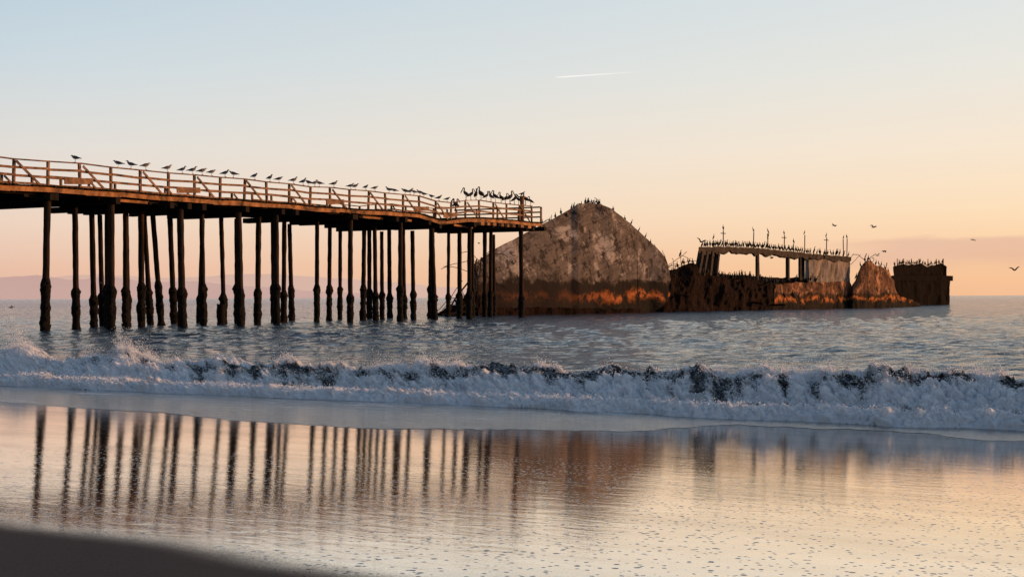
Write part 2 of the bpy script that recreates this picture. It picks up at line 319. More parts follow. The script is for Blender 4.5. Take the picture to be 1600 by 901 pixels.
fo = fo+(fbm(XX*.8, YY*.8, prof*3+3, 3)-.5)*1.8+stk*1.6*lo-.10*SS.clip(0, 1)*np.interp(VV, [.6, .85, 1.1], [0, 1, 1])+.6*np.exp(-((SS-.08)/.13)**2)*lo
foc = np.clip(fo*1.3, 0, 1)
fm = np.interp(VV, [0, .03, .12, .25, .36, .48, .6, 1.0, 1.1, 1.3, 2.1], [.15, .6, .8, .5, .2, .4, 1, 1, .6, .2, .05])*(.3+.7*foc)
b2 = bil(5, 5); b3 = bil(13, 9); b4 = vn(XX*36, YY*36, prof*36)
up = ((b2-.35)*.085+(b3-.35)*.055+(b4-.5)*.045)*fm
ZW = base+prof*amp+up*.95
XW = XX+tn[0]*up*1.3; YW = YY+tn[1]*up*1.3
wave = gridmesh('breaking_wave', np.stack([XW, YW, ZW], -1), M['foam'], kind='structure')
tag(wave, 'tumbling white foamy wave breaking along the shore')
at_ = wave.data.attributes.new('foam', 'FLOAT', 'POINT'); at_.data.foreach_set('value', fo.reshape(-1).astype(np.float32))
ND = 190000
ii = rng.integers(86, 1594, ND); sel = rng.random(ND)
vj = np.where(sel < .45, rng.uniform(.5, 1.03, ND), np.where(sel < .78, rng.normal(.97, .05, ND), rng.uniform(.01, .26, ND)))
jj = np.clip(np.searchsorted(v_, vj), 0, len(v_)-1)
bst = np.exp(-((s_[ii]-.035)/.03)**2)+np.exp(-((s_[ii]-.165)/.03)**2)
dens = vn(s_[ii]*34, vj*2, 0*vj)*(.7+.9*bst)
keep = (rng.random(ND) < dens*1.2) & (rng.random(ND) < foc[ii, jj]**1.5*1.1)
ii, jj, vj, dens = ii[keep], jj[keep], vj[keep], dens[keep]; n = len(ii)
hgt = rng.exponential(1, n)*(.010+np.where(vj > .85, .060, .012)*dens**2*1.7)
C_ = np.stack([XW[ii, jj]+rng.normal(0, .015, n)+tn[0]*hgt*.5, YW[ii, jj]+tn[1]*hgt*.6, ZW[ii, jj]+hgt], -1)
r = (rng.uniform(.0035, .0105, n)*np.where(hgt > .06, .7, 1))[:, None, None]
D = np.array([(1, 0, 0), (-1, 0, 0), (0, 1, 0), (0, -1, 0), (0, 0, 1), (0, 0, -1)], float)[None]*rng.uniform(.7, 1.5, (n, 6, 1))
V = C_[:, None, :]+D*r
Q = (np.array([(0, 2, 4), (2, 1, 4), (1, 3, 4), (3, 0, 4), (2, 0, 5), (1, 2, 5), (3, 1, 5), (0, 3, 5)])[None]+(np.arange(n)*6)[:, None, None]).reshape(-1, 3)
tag(link('sea_spray', polymesh('sea_spray', V.reshape(-1, 3), Q, 3), M['spray']), 'fine white spray drops and froth over the wave crest', 'spray', kind='stuff')
# ---------- swash sheet ----------
pxs = np.linspace(-400, 2000, 700); nvs = 70; P = np.zeros((700, nvs, 3)); fa = np.zeros((700, nvs))
epx = [-400, 0, 200, 420, 600, 820, 1000, 1150, 1400, 1600, 2000]; epy = [606, 630, 640, 660, 672, 670, 673, 661, 676, 690, 720]
bpy_ = np.interp(pxs, [-400, 0, 1600, 2000], [572, 588, 655, 672])
for i, px in enumerate(pxs):
    e = np.interp(px, epx, epy)+5*(vn(px/90, 0., 0.)-.5)+1.5*(vn(px/17, 2., 0.)-.5)
    for j in range(nvs):
        v = j/(nvs-1); q = sandhit(px, e+(bpy_[i]-e)*v)
        th = .004*min(1, v/.03)+.012*v*8*max(0, v-.3)
        P[i, j] = (q.x, q.y, max(q.z, -.015)+.002+th); fa[i, j] = max(0, 1-v/.04)*.15+max(0, v-.35)*.9-.14
sw = gridmesh('shallow_swash', P, M['swash'], kind='structure'); tag(sw, 'thin sheet of water sliding up the sand with foam streaks')
a = sw.data.attributes.new('foam', 'FLOAT', 'POINT'); a.data.foreach_set('value', fa.reshape(-1).astype(np.float32))
# ---------- hills ----------
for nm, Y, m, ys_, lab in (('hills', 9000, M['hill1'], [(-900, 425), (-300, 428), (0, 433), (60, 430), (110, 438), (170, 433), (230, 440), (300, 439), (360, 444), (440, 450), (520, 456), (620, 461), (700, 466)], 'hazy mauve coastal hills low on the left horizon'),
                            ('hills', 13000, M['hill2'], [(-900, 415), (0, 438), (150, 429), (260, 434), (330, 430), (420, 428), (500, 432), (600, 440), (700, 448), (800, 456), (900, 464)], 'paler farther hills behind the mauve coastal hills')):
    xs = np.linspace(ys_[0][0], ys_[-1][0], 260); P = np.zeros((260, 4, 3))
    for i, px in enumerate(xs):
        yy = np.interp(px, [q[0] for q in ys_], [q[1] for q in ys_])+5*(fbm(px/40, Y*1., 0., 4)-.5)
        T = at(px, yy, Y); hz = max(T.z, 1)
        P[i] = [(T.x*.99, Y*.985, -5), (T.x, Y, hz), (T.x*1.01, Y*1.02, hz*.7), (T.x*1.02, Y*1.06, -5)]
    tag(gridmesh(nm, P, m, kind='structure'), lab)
# ---------- contrail ----------
m, t, b, out = newmat('contrail_vapour')
e = t.n('ShaderNodeEmission'); e.inputs[0].default_value = (1, .97, .92, 1); e.inputs[1].default_value = 1.0; tr = t.n('ShaderNodeBsdfTransparent')  # the trail's brightness is put in as emission
sx = t.n('ShaderNodeSeparateXYZ'); tc = t.n('ShaderNodeTexCoord'); t.l(tc.outputs['Generated'], sx.inputs[0])
mx = t.n('ShaderNodeMixShader'); t.l(t.mr(sx.outputs[0], .0, 1, .6, .06, False), mx.inputs[0]); t.l(tr.outputs[0], mx.inputs[1]); t.l(e.outputs[0], mx.inputs[2]); t.l(mx.outputs[0], out.inputs[0])
ct = MB(); ct.tube([at(868+i*14, 121-i*.95, 9000) for i in range(11)], [1.5, 4, 4.5, 4.5, 4.5, 4, 3.5, 3, 2.5, 2, 1], 6)
tag(ct.build('contrail', m, None, True), 'thin white aircraft contrail high in the pale sky', 'contrail')
# ---------- pier ----------
P0 = Vector((-22.9, 69, 0)); U = Vector((24.7, 46, 0)).normalized(); N = Vector((-U.y, U.x, 0)); LEN = 53.3
def LW(px, w):
    b = P0+N*w; k = (px-CX)/F; return (k*b.y-b.x)/(U.x-k*U.y)
LS = LW(692, 0)
def dz(L):
    return 7.15+.62*L/52.2-.34*math.exp(-((L-LS)/2.2)**2)+.025*math.sin(L*.45)+.015*math.sin(L*1.3+1)
def pp(L, w, z): q = P0+U*L+N*w; return Vector((q.x, q.y, z))
pier = empty('wooden_pier', pp(0, 4, 0)); PO = pier.location.copy()
tag(pier, 'long weathered timber pier with railings standing on dark pilings', 'pier')
def pbuild(mb, name, mat, parent=None, smooth=False):
    mb.v = [tuple(Vector(v)-PO) for v in mb.v]
    return mb.build(name, mat, parent or pier, smooth)
L0 = -17.0
piles = [(70, 0), (119, 2.6), (147, 5.2), (160, 7.8), (173, 0), (199, 5.2), (221, 2.6), (235, 7.8), (252, 5.2), (272, 7.8), (285, 0), (318, 2.6), (350, 5.2), (376, 0), (402, 2.6), (432, 0), (443, 5.2), (456, 7.8), (495, 2.6), (514, 5.2), (531, 7.8), (547, 0), (567, 5.2), (577, 7.8), (587, 2.6), (597, 5.2), (609, 7.8), (625, 0), (632, 5.2), (646, 2.6), (672, 5.2), (679, 0), (700, 7.8), (718, 2.6), (733, 0), (757, 5.2), (766, 2.6), (815, 0), (-20, 0), (-60, 2.6), (-40, 5.2), (311, 7.8), (371, 5.2), (428, 5.2), (738, 5.2), (772, 7.8), (168, 5.2), (196, 2.6)]
lean = {235: -.5, 252: -.7, 272: -.4, 285: -.25, 679: -.4, 350: -.2, 147: -.15, 514: .25, 70: .12, 311: .4}
for n, (px, w) in enumerate(piles):
    L = LW(px, w); zt = dz(L)-.72; r0 = random.uniform(.14, .175)*(1.15 if w == 0 else 1)
    ll = lean.get(px, random.uniform(-.12, .12)); lw = random.uniform(-.1, .1)
    ax = lambda z: pp(L+ll*z/6.5, w+lw*z/6.5, z)
    rings = []
    for i in range(34):
        z = -1.5+(zt+1.5)*i/33; c = ax(z); bul = r0*(1.0-.02*i/33+.12*(vn(z*1.6, n*7.7, 0.)-.5))
        rings.append([c+Vector((math.cos(a), math.sin(a), 0))*bul*(1+.14*(vn(a, z*3, n)-.5)) for a in [k*math.pi/6 for k in range(12)]])
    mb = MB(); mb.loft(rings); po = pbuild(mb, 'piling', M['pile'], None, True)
    mb = MB(); rings = []; top = random.uniform(1.8, 2.7); k2 = random.uniform(.4, 1.2)
    for i in range(64):
        z = -1.4+(top+1.4)*i/63; c = ax(z); rr = []
        q = (top-z); env = .036+.035*math.exp(-((z-(top-.35))/.2)**2)+.012*math.exp(-((z-k2)/.3)**2)+.05*(float(vn(z*3.4, n*3.1, 4.))-.45)
        env = max(env, .010)*min(1, q/.2+.1)
        for k in range(16):
            a = k*math.pi/8; nn = float(vn(math.cos(a)*1.3+n*3, math.sin(a)*1.3, z*4.6)); n2 = float(vn(math.cos(a)*4+n, math.sin(a)*4, z*13))
            rr.append(c+Vector((math.cos(a), math.sin(a), 0))*(r0+.004+env*(.1+1.3*nn+1.2*n2)))
        rings.append(rr)
    mb.loft(rings); mb.v = [tuple(Vector(v)-PO) for v in mb.v]; mb.build('mussel_crust', M['mussel'], po, False)
mb = MB()
L = L0
while L < LEN:
    z = dz(L+.12)-.045+random.uniform(-.01, .01); mb.beam(pp(L+.12, -.22-random.uniform(0, .12), z), pp(L+.12, 8.25, z), .215, .085); L += .235
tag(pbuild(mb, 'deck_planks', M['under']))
for w in (.5, 1.9, 3.3, 4.7, 6.1, 7.5):
    mb = MB(); L = L0
    while L < LEN-.2:
        e = min(L+2.5, LEN); mb.beam(pp(L, w, dz(L)-.25), pp(e+.1, w, dz(e)-.25), .16, .33); L = e
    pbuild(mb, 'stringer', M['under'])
for w in (-.12, 8.12):
    mb = MB(); L = L0
    while L < LEN-.2:
        e = min(L+2.45, LEN); j = random.uniform(-.02, .02); mb.beam(pp(L, w, dz(L)-.22+j), pp(e+.01, w, dz(e)-.22+j), .12, .24+random.uniform(-.03, .03))
        L = e
    pbuild(mb, 'fascia_board', M['fascia'])
for k in range(18):
    mb = MB(); L = L0+4+random.uniform(0, LEN-L0-6); z = dz(L)-.5; mb.beam(pp(L, .2, z), pp(L+random.uniform(.8, 3), .2+random.uniform(0, .2), z-random.uniform(-.05, .1)), .1, .14)
    pbuild(mb, 'loose_plank', M['fascia'] if k % 3 == 0 else M['under'])
caps = [LW(p, 0) for p, w in piles if w == 0]+[LW(p, w) for p, w in piles if w == 5.2 and p not in (597, 252, 632, 168, 371, 428)]
for L in caps:
    mb = MB(); z = dz(L)-.58; mb.beam(pp(L, -.55, z), pp(L, 8.5, z), .32, .33); pbuild(mb, 'cap_beam', M['under'])
npost = int((LEN-L0)/2.15)
hj = [random.uniform(-.06, .06) for _ in range(80)]; lj = [random.uniform(-.12, .12) for _ in range(80)]
def ph_(i): return 1.2+hj[i] if i*2.15+L0 < LS-2 else 1.25+hj[i]
for w in (-.02, 7.98):
    for i in range(npost+1):
        L = L0+i*2.15; mb = MB(); z = dz(L); off = lj[i]*1.6 if w < 1 else -lj[i]
        mb.beam(pp(L, w, z-.35), pp(L+off*.6, w, z+ph_(i)-.02), .12, .12); pbuild(mb, 'railing_post', M['rail'])
    for h, th, tw, nm in ((1.0, .055, .17, 'top_rail'), (.66, .12, .045, 'middle_rail'), (.34, .12, .045, 'lower_rail')):
        mb = MB()
        for i in range(npost):
            La, Lb = L0+i*2.15, L0+(i+1)*2.15; za = dz(La)+ph_(i)*h+random.uniform(-.035, .035)*(h < 1); zb = dz(Lb)+ph_(i+1)*h+random.uniform(-.035, .035)*(h < 1)
            o = (-.085 if h < 1 else 0); mb.beam(pp(La-.03, w+o, za), pp(Lb+.02, w+o, zb), tw, th)
        pbuild(mb, nm, M['rail'])
    for i in range(1, npost, 2 if w < 1 else 3):
        La = L0+i*2.15; mb = MB(); mb.beam(pp(La+.05, w-.15, dz(La)+1.1), pp(La+1.5, w-.15, dz(La+1.5)+.02), .05, .12); pbuild(mb, 'diagonal_brace', M['rail'])
for px in (118, 290, 520, 655, 700):
    mb = MB(); L = LW(px, 0); mb.beam(pp(L-.9, -.2, dz(L)+.25), pp(L+1.0, -.2, dz(L)+.38), .05, .3); pbuild(mb, 'patch_board', M['rail'])
for h in (.34, .66, 1.0):
    mb = MB(); mb.beam(pp(LEN-.1, -.1, dz(LEN)+1.22*h), pp(LEN-.1, 8.1, dz(LEN)+1.22*h), .06, .12); pbuild(mb, 'end_rail', M['rail'])
for w in (-.1, 2, 4, 6, 8):
    mb = MB(); mb.beam(pp(LEN, w, dz(LEN)-.5), pp(LEN+.05, w, dz(LEN)+1.25), .13, .13); pbuild(mb, 'end_post', M['rail'])
for k in range(16):
    mb = MB(); L = LW(735, 0)+k*.55; mb.beam(pp(L, -.5-random.uniform(0, .3), dz(L)-.52), pp(L+.5, 3, dz(L)-.55), .4, .22); pbuild(mb, 'platform_timber', M['fascia'] if k % 2 else M['under'])
mb = MB(); L = LW(818, 0); mb.beam(pp(L, .1, dz(L)), pp(L, .1, dz(L)+1.9), .26, .26); mb.beam(pp(L, .1, dz(L)+1.9), pp(L, .1, dz(L)+1.98), .5, .5); pbuild(mb, 'capped_post', M['rail'])
st = MB(); q = P0+U*LW(345, 4)+N*4; rings = []
for i in range(14):
    z = -1+2.2*i/13; rings.append([Vector((q.x+math.cos(a)*(.2+.12*float(vn(a*2, z*4, 3.))), q.y+math.sin(a)*(.2+.12*float(vn(a*2, z*4, 5.))), z+(.15*float(vn(a*3, 1., 1.)) if i == 13 else 0))) for a in [k*math.pi/6 for k in range(12)]])
st.loft(rings); tag(st.build('piling_stump', M['mussel'], None, True), 'short broken mussel covered stump between the taller pier pilings', 'piling stump')
# ---------- wreck ----------
def hull(name, cols, width, mat, parent, nz=22, nx=90, amp=.3, lean=0, bulge=0, topw=1.0, freq=.5, zlow=-1.3, jag=0, seed=0, bk=(.12, .99, 0), back_drop=0, dxz=(.3, .25)):
    bk = Vector(bk)
    ks = [c[0] for c in cols]; xs = np.linspace(ks[0], ks[-1], nx); R = []
    for px in xs:
        yt = np.interp(px, ks, [c[1] for c in cols]); Y = np.interp(px, ks, [c[2] for c in cols])
        if jag: yt += jag*(float(fbm(px/9.+seed, 1., 2., 3))-.5)*2
        T = at(px, yt, Y); zt = T.z; zb = zlow
        if len(cols[0]) > 3:
            yb = np.interp(px, ks, [c[3] for c in cols]); zb = max(zlow, at(px, yb, Y).z) if yb < 495 else zlow
        ring = []; B = Vector((T.x, T.y, 0))
        for k in range(nz):
            f = k/(nz-1); ring.append(B+Vector((0, 0, zb+(zt-zb)*f))-bk*(lean*(1-f)+bulge*math.sin(math.pi*f)))
        for k in range(1, 5): f = k/5; ring.append(B+Vector((0, 0, zt-.02-back_drop*f))+bk*width*topw*f)
        for k in range(8): f = 1-k/7; ring.append(B+Vector((0, 0, zb+(zt-back_drop-zb)*f-.02))+bk*width*(topw*f+1-f))
        R.append(ring)
    A = np.array([[tuple(p) for p in r] for r in R]); d = (fbm(A[..., 0]*freq+seed, A[..., 1]*freq, A[..., 2]*freq, 5)-.5)*2*amp
    A[..., 0] += d*dxz[0]; A[..., 1] -= d*1.0; A[..., 2] += d*dxz[1]*(A[..., 2] > .5)
    mb = MB(); mb.loft([[Vector(p) for p in r] for r in A]); return wb(mb, name, mat, parent)
def wb(mb, name, mat, parent, smooth=False):
    o = Vector(parent.location); mb.v = [tuple(Vector(v)-o) for v in mb.v]; return mb.build(name, mat, parent, smooth)
BK = Vector((.12, .99, 0))
def wires(parent, spots, name='rebar', n=3, r=.035):
    mb = MB()
    for (px, py, Y, L) in spots:
        for k in range(n):
            p = at(px+random.uniform(-6, 6), py+random.uniform(-3, 3), Y); d = Vector((random.uniform(-1, 1), random.uniform(-.3, .3), random.uniform(-.5, 1.2))).normalized()
            pts = [p]
            for q in range(6):
                d = (d+Vector((random.uniform(-.35, .35), random.uniform(-.2, .2), random.uniform(-.5, .1)))).normalized(); pts.append(pts[-1]+d*L/6)
            mb.tube(pts, r, 5)
    return tag(wb(mb, name, M['rust'], parent), kind='stuff')
bow = empty('wreck_bow', at(900, 490, 135)*1); bow.location.z = 0
tag(bow, 'large tilted concrete ship bow, the peaked broken section beside the end of the pier', 'shipwreck section')
hull('hull_side', [(741, 422, 127, 500), (743, 410, 127.2, 500), (770, 390, 129, 500), (802, 374, 131, 500), (840, 354, 134, 500), (876, 335, 137, 500), (892, 325, 138.5, 500), (903, 319, 139, 500), (918, 316.5, 140.2, 500), (940, 319, 142, 500), (956, 326, 143, 500), (970, 337, 144.3, 500), (990, 354, 146, 497), (1012, 374, 148, 488), (1030, 391, 149, 480), (1039, 402, 149.7, 471), (1044, 416, 150.3, 461), (1046, 430, 150.5, 448)], 8, M['bow'], bow, nz=36, nx=200, amp=.6, lean=2.4, bulge=.5, topw=.5, freq=.2, jag=.9, bk=(.03, 1, 0), back_drop=.6, dxz=(.05, .02))
hull('broken_ridge', [(890, 328, 140), (903, 321, 141), (930, 319, 142), (948, 323, 143.5), (966, 336, 145), (990, 357, 147), (1012, 377, 149)], 2, M['rubble'], bow, nz=6, nx=90, amp=.4, lean=.3, freq=1.3, zlow=5, jag=5, bk=(.03, 1, 0))
hull('dark_hull_foot', [(748, 480, 124), (800, 481, 127), (880, 480, 132.2), (960, 482, 138.5), (1000, 484, 142.5)], 1.5, M['rubble'], bow, nz=8, nx=90, amp=.5, freq=.9, jag=3)
for (a, b_) in (((745, 405, 127), (700, 488, 124)), ((742, 412, 126), (722, 490, 124)), ((752, 402, 127), (735, 470, 123)), ((742, 415, 126), (748, 492, 124)), ((690, 492, 122), (738, 468, 124)), ((712, 470, 123), (716, 495, 122)), ((735, 440, 124), (728, 492, 123)), ((700, 478, 123), (745, 486, 124)), ((758, 395, 128), (730, 452, 126))):
    mb = MB(); p, q = at(*a), at(*b_); mb.tube([p, p.lerp(q, .35)+Vector((.2, 0, -.3)), p.lerp(q, .7)+Vector((-.15, 0, -.2)), q], random.uniform(.05, .14), 6); wb(mb, 'hanging_beam', M['rust'], bow)
hull('fallen_rubble', [(682, 492, 122), (698, 483, 122.5), (716, 472, 123.5), (736, 452, 124.5), (750, 462, 125.5)], 2, M['rubble'], bow, nz=8, nx=50, amp=.6, freq=1.2, jag=6)
wires(bow, [(745, 408, 127, 3), (740, 430, 126, 3), (725, 470, 124, 3), (705, 482, 123, 3), (905, 320, 140, 1.0), (940, 320, 142, 1.0), (1020, 390, 148.5, 1.5), (1040, 418, 150, 2.5), (1046, 412, 151, 2), (860, 345, 136, .8), (735, 488, 124, 3)], n=4, r=.03)
# middle
mid = empty('wreck_middle', at(1200, 484, 172)*1); mid.location.z = 0
tag(mid, 'long middle section of the concrete wreck with an open colonnade and sagging roof deck', 'shipwreck section')
Ym = lambda px: 153+(px-1050)*35/280
hull('hull_side', [(1206, 456, Ym(1206)), (1212, 443, Ym(1215)), (1250, 441, Ym(1250)), (1290, 440, Ym(1290)), (1328, 438, Ym(1329)), (1331, 446, Ym(1329))], 7, M['hull'], mid, nx=80, amp=.5, bulge=.3, freq=.5, jag=2.5)
hull('collapsed_hull', [(1008, 486, 150), (1022, 474, 151), (1036, 452, 152), (1046, 424, 153), (1058, 416, 154), (1070, 411, 155), (1084, 414, 156), (1092, 428, 157), (1115, 432, 160), (1150, 434, 164), (1180, 437, 168), (1212, 440, 172)], 7, M['rubble'], mid, nz=18, nx=130, amp=1.0, lean=.6, freq=.6, jag=6)
hull('lower_deck', [(1084, 424, Ym(1084)+3), (1140, 428, Ym(1140)+3), (1200, 432, Ym(1200)+3), (1264, 434, Ym(1264)+3)], 4, M['rubble'], mid, nz=5, nx=60, amp=.2, freq=.8, zlow=2.5, jag=2)
hull('deckhouse_wall', [(1264, 399, Ym(1265)+.4), (1272, 397, Ym(1272)+.4), (1300, 400, Ym(1300)+.4), (1328, 403, Ym(1328)+.4)], 6, M['deckc'], mid, nz=12, nx=40, amp=.25, freq=.7, zlow=2.6, jag=2.2)
mb = MB(); rings = []
for px in np.linspace(1092, 1330, 60):
    yt = np.interp(px, [1092, 1130, 1180, 1230, 1265, 1330], [386, 385, 387, 392, 396, 401])+1.5*(random.random()-.5); a = at(px, yt, Ym(px)); th = .45+.5*float(vn(px/5, 0., 0.))
    z_ = lambda q: Vector((0, 0, q)); rings.append([a, a-z_(th), a+BK*.6-z_(th), a+BK*.7-z_(th*.6), a+BK*3.2-z_(th*.6), a+BK*3.4-z_(th), a+BK*3.9-z_(th), a+BK*4])
mb.loft(rings); wb(mb, 'roof_slab', M['slab'], mid)
for px, tp, w, off in ((1096, -8, .55, .3), (1104, -7, .45, .3), (1112, -5, .5, .3), (1122, -4, .4, .3), (1100, -8, .5, 3.5), (1109, -6, .5, 3.5), (1118, -4, .5, 3.5), (1183, 0, .3, .3), (1187, 1, .2, 3.5), (1231, 0, .4, .3), (1250, 0, .3, .3), (1258, 0, .4, 3.5)):
    a = at(px, 392+max(0, (px-1180)*.1), Ym(px))+BK*off; b_ = at(px+tp, 437, Ym(px))+BK*off; mb = MB(); mb.beam(b_, a, w, w*1.1, (.49, .87, 0)); wb(mb, 'column', M['slab'], mid)
TOPS = (372, 357, 360, 362, 364, 378, 364, 368, 371, 370); POSTS = (1115, 1130, 1177, 1200, 1225, 1240, 1257, 1291, 1318, 1323)
for k, px in enumerate(POSTS):
    p = at(px, TOPS[k]+3, Ym(px)+.4); mb = MB(); zb = at(px, np.interp(px, [1092, 1180, 1265, 1330], [386, 387, 396, 401]), Ym(px)).z
    mb.tube([Vector((p.x, p.y, zb-.4)), Vector((p.x+random.uniform(-.08, .08), p.y, p.z))], .06, 6)
    if k in (1, 4, 7): mb.tube([p-Vector((.3, 0, .3)), p+Vector((.3, 0, -.35))], .05, 5)
    wb(mb, 'railing_post', M['rust'], mid)
wires(mid, [(1055, 415, 154, 2), (1068, 412, 155, 2), (1085, 412, 157, 2), (1060, 430, 153, 2), (1328, 415, 188, 2), (1205, 450, 171, 1.5)], n=3, r=.03)
for k in range(14):
    mb = MB(); px = random.uniform(1050, 1205); p = at(px, random.uniform(445, 476), Ym(px)-1); d = Vector((random.uniform(-1, 1), random.uniform(-.3, .2), random.uniform(-.6, .6))).normalized(); mb.beam(p, p+d*random.uniform(1, 2.2), random.uniform(.15, .4), random.uniform(.1, .25))
    wb(mb, 'fallen_beam', M['rubble'], mid)
frag = empty('wreck_fragment', at(1368, 480, 192)*1); frag.location.z = 0
tag(frag, 'jagged orange lit hull fragment standing between the middle wreck section and the stern', 'shipwreck section')
hull('hull_side', [(1328, 470, 187), (1331, 452, 187), (1338, 438, 187.5), (1342, 424, 188), (1348, 414, 188.6), (1356, 406, 189.5), (1366, 411, 191), (1378, 418, 192.5), (1390, 424, 194), (1395, 436, 195), (1399, 452, 195.6), (1405, 463, 196.5)], 3, M['hull'], frag, nx=70, amp=.45, bulge=.3, lean=.5, topw=.6, freq=.6, jag=3)
hull('low_rubble', [(1396, 466, 196), (1410, 464, 198), (1424, 468, 200), (1438, 475, 202)], 3, M['hull'], frag, nz=6, nx=24, amp=.3, freq=.9, jag=2)
wires(frag, [(1352, 407, 190, 1.8), (1360, 408, 190, 1.6), (1394, 436, 195, 1.5)], n=2, r=.04)
for a, b_ in (((1350, 406, 189), (1354, 396, 189)), ((1384, 420, 193), (1386, 410, 193))): mb = MB(); mb.tube([at(*a), at(*b_)], .06, 5); wb(mb, 'bent_post', M['rust'], frag)
stern = empty('wreck_stern', at(1440, 475, 250)*1); stern.location.z = 0
tag(stern, 'dark far stern of the concrete ship, the rightmost wreck section on the horizon', 'shipwreck section')
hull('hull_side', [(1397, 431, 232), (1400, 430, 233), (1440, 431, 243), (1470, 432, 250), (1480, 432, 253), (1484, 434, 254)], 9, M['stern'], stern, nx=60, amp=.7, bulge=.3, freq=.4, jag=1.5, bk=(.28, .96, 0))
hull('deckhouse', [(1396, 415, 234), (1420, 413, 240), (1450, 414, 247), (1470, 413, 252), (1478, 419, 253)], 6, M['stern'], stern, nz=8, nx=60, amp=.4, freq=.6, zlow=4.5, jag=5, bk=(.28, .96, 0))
mb = MB(); rings = []
for px in np.linspace(1396, 1489, 24): T = at(px, 429.5+1.5*random.random(), 231.5+(px-1396)*.25); rings.append([T, T-Vector((0, 0, .9)), T+BK*2.5-Vector((0, 0, .9)), T+BK*2.5])
mb.loft(rings); wb(mb, 'deck_edge', M['stern'], stern)
for px in (1402, 1412, 1424, 1436, 1450, 1463, 1474):
    mb = MB(); p = at(px, 413, 234+(px-1395)*.22); mb.tube([p-Vector((0, 0, .3)), p+Vector((0, 0, 1.0))], .07, 5); wb(mb, 'railing_post', M['rust'], stern)
# ---------- birds ----------
def ringbody(spine, n=8):
    mb = MB(); mb.tube([(x, 0, z) for x, z, a, b in spine], [(b, a) for x, z, a, b in spine], n, 0, mode='y'); return mb
def feet(mb, x, y, z, r, m):
    for s in (-1, 1):
        mb.tube([(x, s*y, z), (x-.01, s*y, z*.5), (x, s*y, .005)], r, 5, m); mb.tube([(x-.01, s*y, .008), (x+.05, s*y*1.2, .008)], [(r, r*2), (r*.7, r*3)], 5, m)
def colour(mb, fn):
    for i, f in enumerate(mb.f):
        if mb.m[i] == 0:
            c = sum((Vector(mb.v[k]) for k in f), Vector())/len(f); mb.m[i] = fn(c)
def mk_gull(head=0):
    h = head
    mb = ringbody([(-.27, .155, .004, .004), (-.2, .175, .022, .014), (-.12, .195, .045, .048), (-.03, .21, .062, .072), (.06, .225, .064, .078), (.12, .255, .046, .06), (.15, .295+h, .032, .040), (.17, .33+h, .034, .037), (.198, .338+h, .026, .029), (.218, .334+h, .010, .012), (.262, .322+h, .003, .005)], 10)
    for s in (-1, 1): mb.tube([(.08, s*.052, .235), (-.04, s*.062, .222), (-.16, s*.038, .198), (-.3, s*.012, .168)], [(.012, .03), (.014, .042), (.012, .028), (.003, .006)], 6, 1)
    colour(mb, lambda c: 3 if c.x > .215 else (1 if c.z > .225 and c.x < .1 else 0)); feet(mb, .02, .028, .17, .006, 3); return mb.mesh('gull', True)
def mk_corm(b=0):
    mb = ringbody([(-.17, .06, .01, .006), (-.13, .11, .035, .02), (-.07, .2, .06, .05), (-.01, .31, .078, .075), (.03, .41, .065, .065), (.05+b*.3, .49, .036, .038), (.045+b*.5, .56, .026, .027), (.06+b*.8, .62, .027, .027), (.09+b, .645, .028, .024), (.12+b, .64, .014, .012), (.18+b, .635, .005, .006)])
    for s in (-1, 1): mb.tube([(.03, s*.065, .4), (-.03, s*.075, .3), (-.1, s*.045, .16)], [(.02, .03), (.02, .045), (.005, .01)], 6, 0)
    feet(mb, 0, .03, .2, .01, 0); return mb.mesh('cormorant', True)
def mk_pel(b=0):
    mb = ringbody([(-.42, .3, .01, .01), (-.34, .34, .05, .03), (-.2, .42, .11, .09), (-.02, .52, .15, .14), (.12, .62, .12, .13), (.19, .73, .06, .07), (.165, .84, .045, .05), (.15, .93, .045, .048), (.19, 1.0, .052, .05), (.26, 1.0, .045, .042), (.33, .94+b, .022, .035), (.42, .80+b, .018, .05), (.50, .66+b*1.5, .008, .012)], 10)
    for s in (-1, 1): mb.tube([(.1, s*.12, .6), (-.06, s*.15, .5), (-.24, s*.1, .4), (-.42, s*.03, .3)], [(.03, .08), (.03, .11), (.02, .07), (.005, .01)], 6, 0)
    colour(mb, lambda c: 3 if c.x > .32 else (2 if c.z > .8 else 0)); feet(mb, .02, .06, .38, .016, 1); return mb.mesh('pelican', True)
def mk_fly(a=.35, b=-.1):
    mb = ringbody([(-.3, 0, .05, .008), (-.2, .01, .045, .02), (-.08, .0, .06, .05), (.08, .0, .06, .06), (.18, .02, .035, .035), (.24, .03, .032, .03), (.28, .025, .015, .012), (.33, .015, .003, .004)])
    for s in (-1, 1):
        c1 = Vector((.08, s*.05, .02)); c2 = Vector((.12, s*.35, .02+a*.35)); c3 = Vector((.02, s*.68, .02+a*.35+b*.3))
        mb.tube([c1, c1.lerp(c2, .5), c2, c2.lerp(c3, .5), c3], [(.012, .1), (.012, .095), (.012, .08), (.008, .055), (.003, .008)], 6, 1)
    return mb.mesh('flying_gull', True)
gullm = [mk_gull(0), mk_gull(-.03), mk_gull(.02)]; cormm = [mk_corm(0), mk_corm(.04), mk_corm(-.05)]; pelm = [mk_pel(0), mk_pel(-.08)]; flym = [mk_fly(.5, -.2), mk_fly(.15, .1), mk_fly(-.3, .3), mk_fly(.8, .3)]
for m_ in gullm:
    for k in ('white', 'greyf', 'dark', 'beak'): m_.materials.append(M[k])
for m_ in cormm: m_.materials.append(M['dark'])
for m_ in pelm:
    for k in ('brownf', 'dark', 'greyf', 'brownf'): m_.materials.append(M[k])
for m_ in flym:
    for k in ('greyf', 'dark'): m_.materials.append(M[k])
